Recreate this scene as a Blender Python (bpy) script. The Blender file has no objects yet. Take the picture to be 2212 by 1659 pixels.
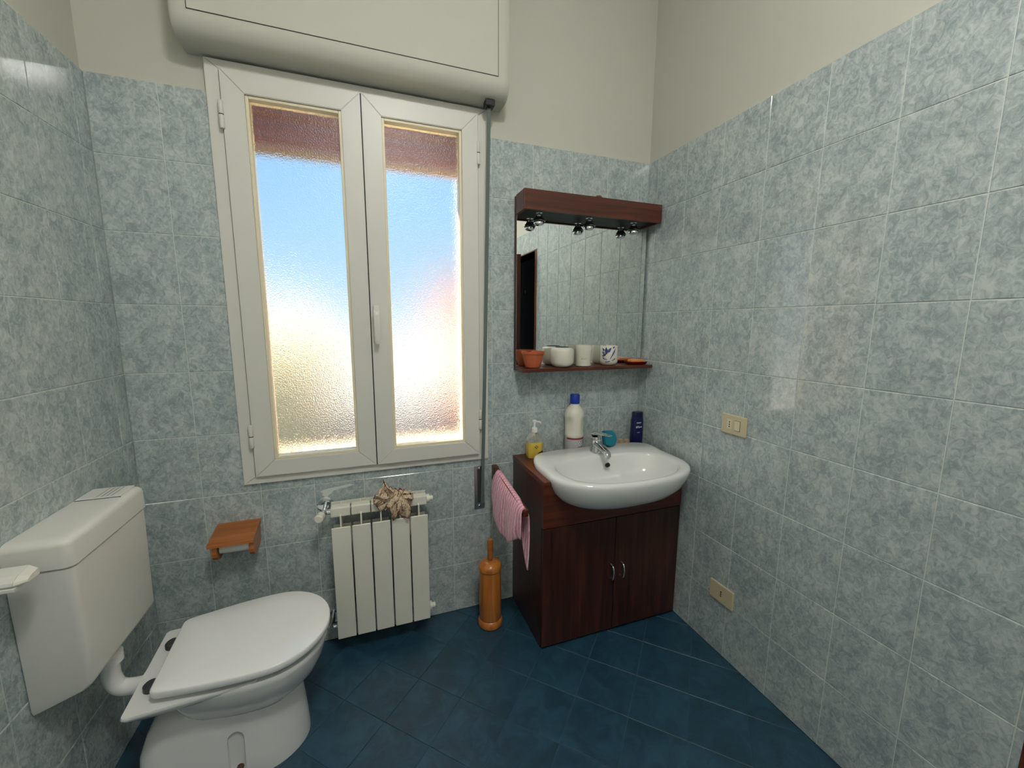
import bpy, bmesh, math, random
from mathutils import Vector, Matrix
random.seed(7)
PI = math.pi
S = bpy.context.scene
COL = S.collection

# ------------------------------------------------------------------ camera
W_PX, H_PX, F_PX = 2212, 1659, 874.22
YAW, PITCH, ROLL = .3455, -.1474, .0048
CAM = Vector((.8399, -1.8454, 1.4374))
fw = Vector((math.sin(YAW)*math.cos(PITCH), math.cos(YAW)*math.cos(PITCH), math.sin(PITCH)))
rt = Vector((math.cos(YAW), -math.sin(YAW), 0)); up = rt.cross(fw)
r2 = rt*math.cos(ROLL) + up*math.sin(ROLL); u2 = -rt*math.sin(ROLL) + up*math.cos(ROLL)
cd = bpy.data.cameras.new('camera'); cam = bpy.data.objects.new('camera', cd); COL.objects.link(cam)
cd.sensor_width = 36; cd.lens = 36*F_PX/W_PX; cd.clip_start = .02; cd.clip_end = 300
m3 = Matrix((r2, u2, -fw)).transposed()
cam.matrix_world = Matrix.Translation(CAM) @ m3.to_4x4()
S.camera = cam

# ------------------------------------------------------------------ sky, sun, exposure
wd = bpy.data.worlds.new('sky'); S.world = wd; wd.use_nodes = True
nt = wd.node_tree; nt.nodes.clear()
# clear blue sky: pale at the horizon, deeper towards the zenith, the same all round
tcw = nt.nodes.new('ShaderNodeTexCoord'); sep = nt.nodes.new('ShaderNodeSeparateXYZ')
nt.links.new(tcw.outputs['Generated'], sep.inputs[0])
rmp = nt.nodes.new('ShaderNodeValToRGB'); el = rmp.color_ramp.elements
el[0].position = 0; el[0].color = (.66, .84, 1.0, 1); el[1].position = 1; el[1].color = (.16, .38, .80, 1)
e_ = el.new(.14); e_.color = (.46, .74, 1.0, 1); e_ = el.new(.42); e_.color = (.28, .58, 1.0, 1)
bg = nt.nodes.new('ShaderNodeBackground'); bg.inputs[1].default_value = .78
wo = nt.nodes.new('ShaderNodeOutputWorld')
nt.links.new(sep.outputs['Z'], rmp.inputs[0]); nt.links.new(rmp.outputs[0], bg.inputs[0]); nt.links.new(bg.outputs[0], wo.inputs[0])
sd = bpy.data.lights.new('sun', 'SUN'); sd.energy = 32.0; sd.angle = math.radians(.6); sd.color = (1, .93, .82)
so = bpy.data.objects.new('sun', sd); COL.objects.link(so)
SUN_FROM = Vector((-.80, .34, .46)).normalized()          # outside, to the left of the window
so.rotation_euler = SUN_FROM.to_track_quat('Z', 'Y').to_euler(); so.location = SUN_FROM*12
S.view_settings.view_transform = 'Standard'; S.view_settings.look = 'None'
S.view_settings.exposure = 0.5; S.view_settings.gamma = 1.0; S.view_settings.use_curve_mapping = False
S.cycles.use_denoising = True
S.cycles.max_bounces = 10; S.cycles.diffuse_bounces = 4; S.cycles.glossy_bounces = 4; S.cycles.transmission_bounces = 8
S.cycles.use_adaptive_sampling = True; S.cycles.adaptive_threshold = .05
S.cycles.sample_clamp_indirect = 6

# ------------------------------------------------------------------ helpers
ORG = {}
def empty(name, loc=(0, 0, 0), rz=0):
    o = bpy.data.objects.new(name, None); COL.objects.link(o)
    o.location = loc; o.rotation_euler = (0, 0, rz); o.empty_display_size = .05
    ORG[o.name] = Vector(loc); return o
def tag(o, label, cat, group=None):
    o['label'] = label; o['category'] = cat
    if group: o['group'] = group
    return o
def struct(o): o['kind'] = 'structure'; return o
def obj(name, bm, mat, parent=None, smooth=False, local=False, angle=None):
    """bm in world coordinates (or the parent's own, local=True) -> one mesh object"""
    bmesh.ops.remove_doubles(bm, verts=bm.verts, dist=1e-6)
    bmesh.ops.recalc_face_normals(bm, faces=bm.faces)
    org = ORG[parent.name] if parent is not None else None
    if parent is not None and not local: bm.transform(Matrix.Translation(-org))
    me = bpy.data.meshes.new(name); bm.to_mesh(me); bm.free()
    for p in me.polygons: p.use_smooth = smooth
    if smooth and angle is not None:
        me.set_sharp_from_angle(angle=math.radians(angle))
    me.materials.append(mat)
    o = bpy.data.objects.new(name, me); COL.objects.link(o)
    if parent is not None:
        o.parent = parent; ORG[o.name] = org
    else: ORG[o.name] = Vector((0, 0, 0))
    return o
def top(name, bm, mat, loc, **k):
    """single mesh thing whose origin sits at loc"""
    loc = Vector(loc); bm.transform(Matrix.Translation(-loc))
    o = obj(name, bm, mat, None, **k); o.location = loc; ORG[o.name] = loc; return o
def nb(): return bmesh.new()
def box(bm, x0, x1, y0, y1, z0, z1, bev=0, seg=2, M=None):
    r = bmesh.ops.create_cube(bm, size=1)
    vs = r['verts']
    for v in vs:
        v.co = Vector((x0+(v.co.x+.5)*(x1-x0), y0+(v.co.y+.5)*(y1-y0), z0+(v.co.z+.5)*(z1-z0)))
    if bev:
        es = list({e for v in vs for e in v.link_edges})
        b = bmesh.ops.bevel(bm, geom=es, offset=bev, segments=seg, profile=.5, affect='EDGES')
        vs = list({v for f in b['faces'] for v in f.verts} | {v for v in vs if v.is_valid})
    if M is not None:
        for v in vs: v.co = M @ v.co
    return bm
def bx(*a, **k): return box(nb(), *a, **k)
def loft(bm, rings, cap0=True, cap1=True, closed=True):
    R = [[bm.verts.new(p) for p in r] for r in rings]
    n = len(R[0])
    for a, b in zip(R[:-1], R[1:]):
        for i in range(n if closed else n-1):
            j = (i+1) % n
            try: bm.faces.new((a[i], a[j], b[j], b[i]))
            except ValueError: pass
    if closed and cap0: bm.faces.new(R[0][::-1])
    if closed and cap1: bm.faces.new(R[-1])
    return bm
def lathe(bm, prof, c=(0, 0, 0), axis='z', n=32, M=None):
    """prof: list of (radius, height)"""
    rings = []
    for r, h in prof:
        r = max(r, 1e-4); ring = []
        for i in range(n):
            a = 2*PI*i/n; p = Vector((r*math.cos(a), r*math.sin(a), h))
            if axis == 'y': p = Vector((p.x, -p.z, p.y))      # height grows towards -y
            if axis == 'x': p = Vector((p.z, p.x, p.y))
            if M is not None: p = M @ p
            ring.append(p+Vector(c))
        rings.append(ring)
    return loft(bm, rings)
def tube(bm, pts, r, n=14, smooth_n=0):
    pts = [Vector(p) for p in pts]
    if smooth_n:
        q = []
        for i in range(len(pts)-1):
            p0 = pts[max(i-1, 0)]; p1 = pts[i]; p2 = pts[i+1]; p3 = pts[min(i+2, len(pts)-1)]
            for k in range(smooth_n):
                t = k/smooth_n
                q.append(.5*((2*p1)+(-p0+p2)*t+(2*p0-5*p1+4*p2-p3)*t*t+(-p0+3*p1-3*p2+p3)*t**3))
        q.append(pts[-1]); pts = q
    rs = r if isinstance(r, (list, tuple)) else [r]*len(pts)
    if len(rs) != len(pts):
        rs = [rs[min(len(rs)-1, int(i*len(rs)/len(pts)))] for i in range(len(pts))]
    rings = []; nrm = None
    for i, p in enumerate(pts):
        t = (pts[min(i+1, len(pts)-1)]-pts[max(i-1, 0)]).normalized()
        if nrm is None: nrm = t.orthogonal().normalized()
        nrm = (nrm - t*nrm.dot(t)).normalized(); b = t.cross(nrm)
        rings.append([p+(nrm*math.cos(2*PI*k/n)+b*math.sin(2*PI*k/n))*rs[i] for k in range(n)])
    return loft(bm, rings)
def prism(bm, poly, d, M=None):
    """poly: list of 3-D points, extruded by vector d"""
    a = [bm.verts.new(Vector(p)) for p in poly]; b = [bm.verts.new(Vector(p)+Vector(d)) for p in poly]
    n = len(a)
    bm.faces.new(a[::-1]); bm.faces.new(b)
    for i in range(n): bm.faces.new((a[i], a[(i+1) % n], b[(i+1) % n], b[i]))
    if M is not None:
        for v in a+b: v.co = M @ v.co
    return bm
def smoothstep(t): t = max(0, min(1, t)); return t*t*(3-2*t)

# ------------------------------------------------------------------ materials
def srgb(r, g, b):
    f = lambda c: (c/255/12.92) if c/255 <= .04045 else ((c/255+.055)/1.055)**2.4
    return (f(r), f(g), f(b), 1)
def mat(name, col, rough=.5, metal=0, spec=.5, coat=0, trans=0, bump=None, sss=0):
    m = bpy.data.materials.new(name); m.use_nodes = True
    b = m.node_tree.nodes['Principled BSDF']
    b.inputs['Base Color'].default_value = col; b.inputs['Roughness'].default_value = rough
    b.inputs['Metallic'].default_value = metal; b.inputs['Specular IOR Level'].default_value = spec
    b.inputs['Coat Weight'].default_value = coat; b.inputs['Coat Roughness'].default_value = .06
    b.inputs['Transmission Weight'].default_value = trans
    if bump:
        t = m.node_tree; tc = t.nodes.new('ShaderNodeTexCoord'); n = t.nodes.new('ShaderNodeTexNoise')
        n.inputs['Scale'].default_value = bump[0]; n.inputs['Detail'].default_value = 4
        bp = t.nodes.new('ShaderNodeBump'); bp.inputs['Strength'].default_value = bump[1]; bp.inputs['Distance'].default_value = bump[2]
        t.links.new(tc.outputs['Object'], n.inputs['Vector']); t.links.new(n.outputs['Fac'], bp.inputs['Height'])
        t.links.new(bp.outputs['Normal'], b.inputs['Normal'])
    return m
def ramp(t, stops):
    r = t.nodes.new('ShaderNodeValToRGB'); e = r.color_ramp.elements
    while len(e) < len(stops): e.new(.5)
    for k, (p, c) in zip(e, stops): k.position = p; k.color = c
    return r
def tile_mat(name, c_dark, c_mid, c_light, rough, scale, stretch):
    m = mat(name, c_mid, rough, spec=.72); t = m.node_tree; b = t.nodes['Principled BSDF']
    tc = t.nodes.new('ShaderNodeTexCoord'); oi = t.nodes.new('ShaderNodeObjectInfo')
    ad = t.nodes.new('ShaderNodeVectorMath'); ad.operation = 'MULTIPLY_ADD'
    ad.inputs[1].default_value = stretch
    off = t.nodes.new('ShaderNodeVectorMath'); off.operation = 'SCALE'; off.inputs[0].default_value = (7, 5, 11)
    t.links.new(oi.outputs['Random'], off.inputs['Scale'])
    t.links.new(tc.outputs['Object'], ad.inputs[0]); t.links.new(off.outputs[0], ad.inputs[2])
    n1 = t.nodes.new('ShaderNodeTexNoise'); n1.inputs['Scale'].default_value = scale
    n1.inputs['Detail'].default_value = 4.5; n1.inputs['Roughness'].default_value = .68; n1.inputs['Distortion'].default_value = 1.1
    n2 = t.nodes.new('ShaderNodeTexNoise'); n2.inputs['Scale'].default_value = scale*.3; n2.inputs['Detail'].default_value = 2
    t.links.new(ad.outputs[0], n1.inputs['Vector']); t.links.new(ad.outputs[0], n2.inputs['Vector'])
    mx = t.nodes.new('ShaderNodeMath'); mx.operation = 'MULTIPLY_ADD'; mx.inputs[1].default_value = .72
    sc = t.nodes.new('ShaderNodeMath'); sc.operation = 'MULTIPLY'; sc.inputs[1].default_value = .28
    t.links.new(n2.outputs['Fac'], sc.inputs[0]); t.links.new(n1.outputs['Fac'], mx.inputs[0]); t.links.new(sc.outputs[0], mx.inputs[2])
    r = ramp(t, [(.39, c_dark), (.5, c_mid), (.61, c_light)])
    t.links.new(mx.outputs[0], r.inputs[0]); t.links.new(r.outputs[0], b.inputs['Base Color'])
    bp = t.nodes.new('ShaderNodeBump'); bp.inputs['Strength'].default_value = .08; bp.inputs['Distance'].default_value = .0015
    t.links.new(n2.outputs['Fac'], bp.inputs['Height']); t.links.new(bp.outputs['Normal'], b.inputs['Normal'])
    return m
def wood_mat(name, c0, c1, c2, rough, axis, scale=1.0, coat=0):
    m = mat(name, c1, rough, coat=coat); t = m.node_tree; b = t.nodes['Principled BSDF']
    tc = t.nodes.new('ShaderNodeTexCoord'); mp = t.nodes.new('ShaderNodeMapping')
    s = [42*scale]*3; s['xyz'.index(axis)] = 2.2*scale
    mp.inputs['Scale'].default_value = s
    n = t.nodes.new('ShaderNodeTexNoise'); n.inputs['Scale'].default_value = 1; n.inputs['Detail'].default_value = 6
    n.inputs['Roughness'].default_value = .6; n.inputs['Distortion'].default_value = .6
    t.links.new(tc.outputs['Object'], mp.inputs[0]); t.links.new(mp.outputs[0], n.inputs['Vector'])
    r = ramp(t, [(.3, c0), (.5, c1), (.72, c2)]); t.links.new(n.outputs['Fac'], r.inputs[0])
    t.links.new(r.outputs[0], b.inputs['Base Color'])
    bp = t.nodes.new('ShaderNodeBump'); bp.inputs['Strength'].default_value = .1; bp.inputs['Distance'].default_value = .001
    t.links.new(n.outputs['Fac'], bp.inputs['Height']); t.links.new(bp.outputs['Normal'], b.inputs['Normal'])
    return m
M = {}
M['tile_xz'] = tile_mat('wall tile', srgb(147, 162, 165), srgb(174, 186, 186), srgb(198, 207, 204), .085, 58, (1, 1, .8))
M['floor_tile'] = tile_mat('floor tile', srgb(22, 54, 72), srgb(28, 65, 86), srgb(35, 76, 98), .40, 14, (1, 1, 1))
M['grout'] = mat('grout', srgb(214, 220, 214), .8)
M['floor_grout'] = mat('floor grout', srgb(46, 82, 100), .8)
M['plaster'] = mat('plaster', srgb(200, 200, 189), .85, bump=(60, .15, .004))
M['ceiling_white'] = mat('ceiling paint', srgb(247, 246, 241), .9)
M['window_white'] = mat('window lacquer', srgb(222, 221, 213), .38)
M['bead'] = mat('glazing bead', srgb(236, 226, 196), .4)
M['gasket'] = mat('gasket', srgb(40, 42, 40), .6)
M['ceramic'] = mat('ceramic', srgb(236, 237, 234), .12, coat=.4)
M['seat'] = mat('seat plastic', srgb(243, 244, 243), .10, coat=.3)
M['cistern'] = mat('cistern plastic', srgb(226, 226, 218), .32)
M['radiator'] = mat('radiator enamel', srgb(232, 231, 218), .33)
M['chrome'] = mat('chrome', (.8, .82, .83, 1), .08, metal=1)
M['steel'] = mat('steel', (.5, .52, .52, 1), .35, metal=1)
M['strap'] = mat('shutter strap', srgb(94, 108, 104), .7)
M['black'] = mat('black', srgb(12, 13, 14), .5)
M['dark_rubber'] = mat('dark rubber', srgb(58, 62, 62), .5)
M['mirror'] = mat('mirror silvering', (.86, .89, .86, 1), .0, metal=1)
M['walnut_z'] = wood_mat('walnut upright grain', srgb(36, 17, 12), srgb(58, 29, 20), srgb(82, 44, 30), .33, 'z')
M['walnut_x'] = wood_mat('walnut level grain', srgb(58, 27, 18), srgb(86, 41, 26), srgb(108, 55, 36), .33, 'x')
M['walnut_y'] = wood_mat('walnut deep grain', srgb(58, 27, 18), srgb(86, 41, 26), srgb(108, 55, 36), .33, 'y')
M['beech_x'] = wood_mat('orange beech', srgb(138, 78, 32), srgb(170, 101, 46), srgb(190, 120, 60), .35, 'x', .8, coat=.2)
M['beech_z'] = wood_mat('orange beech upright', srgb(160, 92, 34), srgb(192, 117, 48), srgb(208, 136, 62), .3, 'z', .8, coat=.3)
M['door_wood'] = wood_mat('door wood', srgb(62, 30, 18), srgb(88, 45, 28), srgb(108, 60, 38), .4, 'z')
M['switch'] = mat('switch plate', srgb(206, 194, 160), .4)
M['switch_key'] = mat('switch key', srgb(222, 214, 186), .35)
M['hole'] = mat('socket hole', srgb(20, 18, 16), .8)
M['paper'] = mat('paper', srgb(226, 228, 226), .9)
M['terracotta'] = mat('terracotta', srgb(186, 94, 58), .75)
M['mug'] = mat('mug glaze', srgb(224, 222, 208), .22, coat=.3)
M['mug_ink'] = mat('mug ink', srgb(72, 84, 130), .3)
M['mug_ink2'] = mat('mug pale ink', srgb(150, 156, 162), .3)
M['red_dish'] = mat('red dish', srgb(120, 22, 18), .25)
M['orange_soap'] = mat('orange soap', srgb(214, 132, 84), .5)
M['bottle_white'] = mat('white bottle', srgb(226, 224, 210), .4)
M['cap_blue'] = mat('blue cap', srgb(10, 56, 158), .35)
M['label'] = mat('paper label', srgb(178, 178, 180), .5)
M['label_red'] = mat('label red band', srgb(128, 30, 40), .5)
M['ink'] = mat('ink', srgb(46, 48, 56), .6)
M['ink_white'] = mat('white ink', srgb(196, 204, 222), .5)
M['navy'] = mat('navy bottle', srgb(14, 24, 78), .3)
M['navy_cap'] = mat('navy cap', srgb(14, 22, 58), .3)
M['soap_yellow'] = mat('yellow soap', srgb(226, 196, 84), .25)
M['pump'] = mat('pump plastic', srgb(238, 238, 234), .35)
M['teal'] = mat('teal sponge', srgb(18, 122, 142), .6)
M['teal_dark'] = mat('teal sponge underside', srgb(8, 62, 84), .7)
M['pumice'] = mat('brush wood', srgb(190, 164, 134), .8)
M['patch'] = mat('filler patch', srgb(216, 222, 214), .8)
M['shutter'] = mat('shutter slat', srgb(150, 62, 44), .6)
M['shutter_end'] = mat('shutter end slat', srgb(176, 136, 88), .6)
M['reveal'] = mat('outer render', srgb(196, 172, 140), .9)
M['hall'] = mat('hall wall', srgb(60, 56, 50), .9)
M['fill_lamp_glass'] = mat('fill lamp glass', srgb(240, 238, 230), .4)
M['pavement'] = mat('pavement', srgb(118, 116, 111), .9)
M['facade_yellow'] = mat('yellow render', srgb(244, 218, 150), .9)
M['facade_pink'] = mat('pink render', srgb(140, 94, 78), .9)
M['roof_tile'] = mat('roof tiles', srgb(104, 64, 50), .9)
M['roof_pale'] = mat('pale roof', srgb(172, 160, 126), .9)
M['far_glass'] = mat('far glass', srgb(60, 70, 80), .2)
# clear plastic of the soap bottle
M['clear'] = mat('clear plastic', (.92, .94, .9, 1), .1, trans=.85)
# frosted pane: rough refraction with a pebbled surface
g = bpy.data.materials.new('frosted glass'); g.use_nodes = True; M['frost'] = g
t = g.node_tree; t.nodes.clear(); gl = t.nodes.new('ShaderNodeBsdfGlass'); gl.distribution = 'BECKMANN'
gl.inputs['Color'].default_value = (.97, .985, .98, 1); gl.inputs['Roughness'].default_value = .30; gl.inputs['IOR'].default_value = 1.45
go = t.nodes.new('ShaderNodeOutputMaterial'); t.links.new(gl.outputs[0], go.inputs['Surface'])
tc = t.nodes.new('ShaderNodeTexCoord'); n = t.nodes.new('ShaderNodeTexNoise')
n.inputs['Scale'].default_value = 180; n.inputs['Detail'].default_value = 1
bp = t.nodes.new('ShaderNodeBump'); bp.inputs['Strength'].default_value = .75; bp.inputs['Distance'].default_value = .0018
t.links.new(tc.outputs['Object'], n.inputs['Vector']); t.links.new(n.outputs['Fac'], bp.inputs['Height'])
t.links.new(bp.outputs['Normal'], gl.inputs['Normal'])
# pink towel: stripes along its length
m = mat('pink towel', srgb(226, 160, 178), .95); M['towel'] = m
t = m.node_tree; b = t.nodes['Principled BSDF']; tc = t.nodes.new('ShaderNodeTexCoord')
wv = t.nodes.new('ShaderNodeTexWave'); wv.bands_direction = 'Y'; wv.inputs['Scale'].default_value = 15; wv.inputs['Distortion'].default_value = 3.5
wv.inputs['Detail'].default_value = 3; wv.inputs['Detail Scale'].default_value = 3
t.links.new(tc.outputs['Object'], wv.inputs['Vector'])
r = ramp(t, [(.1, srgb(212, 136, 156)), (.5, srgb(228, 164, 180)), (.95, srgb(240, 194, 205))])
t.links.new(wv.outputs['Fac'], r.inputs[0]); t.links.new(r.outputs[0], b.inputs['Base Color'])
b.inputs['Sheen Weight'].default_value = .3
# flowered scarf
m = mat('flowered scarf', srgb(190, 168, 140), .9); M['scarf'] = m
t = m.node_tree; b = t.nodes['Principled BSDF']; tc = t.nodes.new('ShaderNodeTexCoord')
vo = t.nodes.new('ShaderNodeTexVoronoi'); vo.inputs['Scale'].default_value = 52; vo.feature = 'F1'
ns = t.nodes.new('ShaderNodeTexNoise'); ns.inputs['Scale'].default_value = 75; ns.inputs['Detail'].default_value = 5; ns.inputs['Distortion'].default_value = 1.5
t.links.new(tc.outputs['UV'], vo.inputs['Vector']); t.links.new(tc.outputs['Object'], ns.inputs['Vector'])
r1 = ramp(t, [(.33, srgb(50, 40, 44)), (.39, srgb(170, 146, 120)), (.5, srgb(226, 210, 180)), (.60, srgb(206, 184, 152)), (.65, srgb(124, 40, 50))])
t.links.new(ns.outputs['Fac'], r1.inputs[0]); t.links.new(r1.outputs[0], b.inputs['Base Color'])
M['scarf_hem'] = mat('scarf hem', srgb(112, 26, 36), .9)
# pale tile material for the far part of the room behind the camera
# ------------------------------------------------------------------ room dimensions
XL, XR, YB, YF, ZC, ZT = .008, 2.246, 0.0, -2.65, 3.05, 2.25
OX0, OX1, OZ0, OZ1 = .372, 1.356, .812, 2.33        # window opening
X0 = .0038                                          # first joint on the window wall
RJ = -1.4702                                        # a joint on the right wall
LJ = .1349                                          # a joint line on the left wall
DY0, DY1, DZ = -2.30, -1.53, 2.06                   # doorway in the right wall

# floor
fl = struct(obj('floor', bx(XL-.2, XR+.2, YF-.2, .3, -.12, -.0025), M['floor_grout']))
def clip(poly, x0, x1, y0, y1):
    for ax, v, s in ((0, x0, 1), (0, x1, -1), (1, y0, 1), (1, y1, -1)):
        out = []
        for i in range(len(poly)):
            a, b_ = poly[i], poly[(i+1) % len(poly)]
            da, db = (a[ax]-v)*s, (b_[ax]-v)*s
            if da >= 0: out.append(a)
            if da*db < 0:
                t_ = da/(da-db); out.append((a[0]+(b_[0]-a[0])*t_, a[1]+(b_[1]-a[1])*t_))
        poly = out
        if len(poly) < 3: return None
    return poly
def area(p): return abs(sum(p[i][0]*p[(i+1) % len(p)][1]-p[(i+1) % len(p)][0]*p[i][1] for i in range(len(p))))/2
def chamfer_slab(poly, c, plane):
    """flat tile with chamfered edges; poly in 2-D around the origin, plane maps (a,b,h)->xyz, h=0 the face"""
    bm = nb(); cx = sum(p[0] for p in poly)/len(poly); cy = sum(p[1] for p in poly)/len(poly)
    def inset(k):
        o = []
        for p in poly:
            d = math.hypot(p[0]-cx, p[1]-cy) or 1; f = max(0, 1-1.4*k/d); o.append((cx+(p[0]-cx)*f, cy+(p[1]-cy)*f))
        return o
    loft(bm, [[plane(*p, -.006) for p in poly], [plane(*p, -c*.8) for p in poly], [plane(*p, 0) for p in inset(c)]], cap0=False)
    return bm
G = .0016; full_floor = None; C45 = math.sqrt(.5)
for i in range(-12, 12):
    for j in range(-2, 20):
        u0, v0 = .05+.2*i, .14+.2*j
        sq = [((u_+v_)*C45, (u_-v_)*C45) for u_, v_ in ((u0+G, v0+G), (u0+.2-G, v0+G), (u0+.2-G, v0+.2-G), (u0+G, v0+.2-G))]
        p = clip(sq, XL+.001, XR-.001, YF, -.001)
        if not p or area(p) < 2e-4: continue
        cx = sum(q[0] for q in p)/len(p); cy = sum(q[1] for q in p)/len(p)
        whole = all(XL+.0011 < q[0] < XR-.0011 and YF+1e-4 < q[1] < -.0011 for q in sq)
        if whole and full_floor: me = full_floor
        else:
            bm = chamfer_slab([(q[0]-cx, q[1]-cy) for q in p], .0008, lambda a, b_, h: Vector((a, b_, h)))
            bmesh.ops.recalc_face_normals(bm, faces=bm.faces)
            me = bpy.data.meshes.new('floor_tile'); bm.to_mesh(me); bm.free(); me.materials.append(M['floor_tile'])
            if whole: full_floor = me
        o = bpy.data.objects.new('floor_tile', me); COL.objects.link(o); o.parent = fl; o.location = (cx, cy, random.uniform(-.0003, .0003))
# ceiling, walls
struct(obj('ceiling', bx(XL-.3, XR+.3, YF-.2, .3, ZC, ZC+.15), M['ceiling_white']))
PB = .010   # plaster stands back of the tile face
def boxes(rects, f):
    bm = nb()
    for r_ in rects: f(bm, *r_)
    return bm
wall_back = struct(obj('wall_back', boxes([(XL-.3, OX0, -.1, ZC), (OX1, XR+.3, -.1, ZC), (OX0, OX1, -.1, OZ0), (OX0, OX1, OZ1, ZC)],
    lambda bm, a, b_, c, d: box(bm, a, b_, PB, .30, c, d)), M['plaster']))
wall_left = struct(obj('wall_left', bx(XL-.3, XL-PB, YF-.1, PB, -.1, ZC), M['plaster']))
wall_right = struct(obj('wall_right', boxes([(DY1, PB, -.1, ZC), (YF-.1, DY0, -.1, ZC), (DY0, DY1, DZ, ZC)],
    lambda bm, a, b_, c, d: box(bm, XR+PB, XR+.14, a, b_, c, d)), M['plaster']))
wall_front = struct(obj('wall_front', bx(XL-.3, XR+.3, YF-.15, YF, -.1, ZC), M['ceiling_white']))
obj('grout_bed', boxes([(XL, OX0, 0, ZT-.001), (OX1, XR, 0, ZT-.001), (OX0, OX1, 0, OZ0)],
    lambda bm, a, b_, c, d: box(bm, a, b_, .0018, PB, c, d)), M['grout'], wall_back)
obj('grout_bed', bx(XL-PB, XL-.0018, YF, PB, 0, ZT-.001), M['grout'], wall_left)
obj('grout_bed', boxes([(DY1, PB, 0, ZT-.001), (YF, DY0, 0, ZT-.001), (DY0, DY1, DZ, ZT-.001)],
    lambda bm, a, b_, c, d: box(bm, XR+.0018, XR+PB, a, b_, c, d)), M['grout'], wall_right)
tile_cache = {}
def wall_tiles(wall, cells, plane, holes):
    for (a0, a1, z0, z1) in cells:
        rects = [(a0, a1, z0, z1)]
        for (h0, h1, k0, k1) in holes:
            nr = []
            for (p0, p1, q0, q1) in rects:
                if p1 <= h0 or p0 >= h1 or q1 <= k0 or q0 >= k1: nr.append((p0, p1, q0, q1)); continue
                if p0 < h0: nr.append((p0, h0, q0, q1))
                if p1 > h1: nr.append((h1, p1, q0, q1))
                c0, c1 = max(p0, h0), min(p1, h1)
                if q0 < k0: nr.append((c0, c1, q0, k0))
                if q1 > k1: nr.append((c0, c1, k1, q1))
            rects = nr
        rects = [r_ for r_ in rects if r_[1]-r_[0] > .006 and r_[3]-r_[2] > .006]
        for (p0, p1, q0, q1) in rects:
            w_, h_ = round(p1-p0, 4), round(q1-q0, 4); key = (wall.name, w_, h_)
            if key not in tile_cache:
                bm = chamfer_slab([(-w_/2, -h_/2), (w_/2, -h_/2), (w_/2, h_/2), (-w_/2, h_/2)], .0013, plane[0])
                bmesh.ops.recalc_face_normals(bm, faces=bm.faces)
                me = bpy.data.meshes.new('tile'); bm.to_mesh(me); bm.free(); me.materials.append(M['tile_xz']); tile_cache[key] = me
            o = bpy.data.objects.new('tile', tile_cache[key]); COL.objects.link(o); o.parent = wall
            o.location = plane[1]((p0+p1)/2, (q0+q1)/2)
            # no tile sits perfectly flat
            o.rotation_euler = plane[2](random.uniform(-.0022, .0022), random.uniform(-.0022, .0022))
g_ = .0013
def cells(joints, lo, hi):
    js = [lo]+[j for j in joints if lo+.004 < j < hi-.004]+[hi]
    return [(a+g_, b_-g_, .25*k+g_, .25*k+.25-g_) for a, b_ in zip(js[:-1], js[1:]) for k in range(9)]
wall_tiles(wall_back, cells([X0+.2*k for k in range(14)], XL, XR),
           (lambda a, b_, h: Vector((a, -h, b_)), lambda a, z: (a, 0, z), lambda p, q: (p, 0, q)), [(OX0, OX1, OZ0, OZ1)])
wall_tiles(wall_right, cells(sorted(RJ+.2*k for k in range(-7, 10)), YF+.01, 0),
           (lambda a, b_, h: Vector((XR*0-h, a, b_)), lambda a, z: (XR, a, z), lambda p, q: (0, p, q)), [(DY0, DY1, -1, DZ)])
wall_tiles(wall_left, cells(sorted(LJ-.2*k for k in range(0, 16)), YF+.01, 0),
           (lambda a, b_, h: Vector((h, a, b_)), lambda a, z: (XL, a, z), lambda p, q: (0, p, q)), [])
# filler patches and flaked grout on the tiles under the window
def patch(pts, th=.0012):
    bm = prism(nb(), [(x, 0.0005, z) for x, z in pts], (0, -th, 0))
    obj('filler_patch', bm, M['patch'], wall_back)
patch([(.624, .716), (.640, .722), (.662, .726), (.70, .729), (.745, .735), (.762, .729), (.735, .722), (.70, .719), (.676, .712), (.668, .700), (.658, .697), (.648, .682), (.640, .692), (.630, .697), (.634, .708)])
patch([(.628, .662), (.64, .668), (.652, .658), (.668, .662), (.68, .655), (.69, .648), (.675, .64), (.65, .636), (.632, .64)])

# doorway in the right wall, dark hall beyond, door ajar
door = struct(empty('door_1', (XR, -1.9, 0)))
obj('casing', boxes([(-1.53, -1.486, 0, DZ+.012), (-2.344, -2.30, 0, DZ+.012)], lambda bm, a, b_, c, d: box(bm, XR-.002, XR+.145, a, b_, c, d, bev=.001)), M['door_wood'], door)
obj('casing_head', bx(XR-.002, XR+.145, -2.30, -1.53, DZ, DZ+.012, bev=.003), M['door_wood'], door)
A = Vector((XR-.004, -2.29, 0)); Bp = Vector((2.150, -1.672, 0)); dv = (Bp-A).normalized(); nv = Vector((dv.y, -dv.x, 0))
L_ = (Bp-A).length
def DM(bm): bm.transform(Matrix.Translation(A) @ Matrix(((nv.x, dv.x, 0, 0), (nv.y, dv.y, 0, 0), (0, 0, 1, 0), (0, 0, 0, 1)))); return bm
obj('leaf', DM(bx(-.02, .02, 0, L_, .008, DZ-.01, bev=.003)), M['door_wood'], door)
hk = DM(lathe(lathe(nb(), [(.006, 0), (.006, .04)], (.02, L_-.03, 1.72), 'x', 12), [(.022, 0), (.026, .012), (.022, .026)], (.056, L_-.03, 1.72), 'x', 16))
obj('hook', hk, M['black'], door)
struct(obj('wall_hall', boxes([(XR+1.0, XR+1.1, -3.0, -.7), (XR+.14, XR+1.1, -3.1, -3.0), (XR+.14, XR+1.1, -.7, -.6)], lambda bm, a, b_, c, d: box(bm, a, b_, c, d, -.1, 2.7)), M['hall']))
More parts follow.
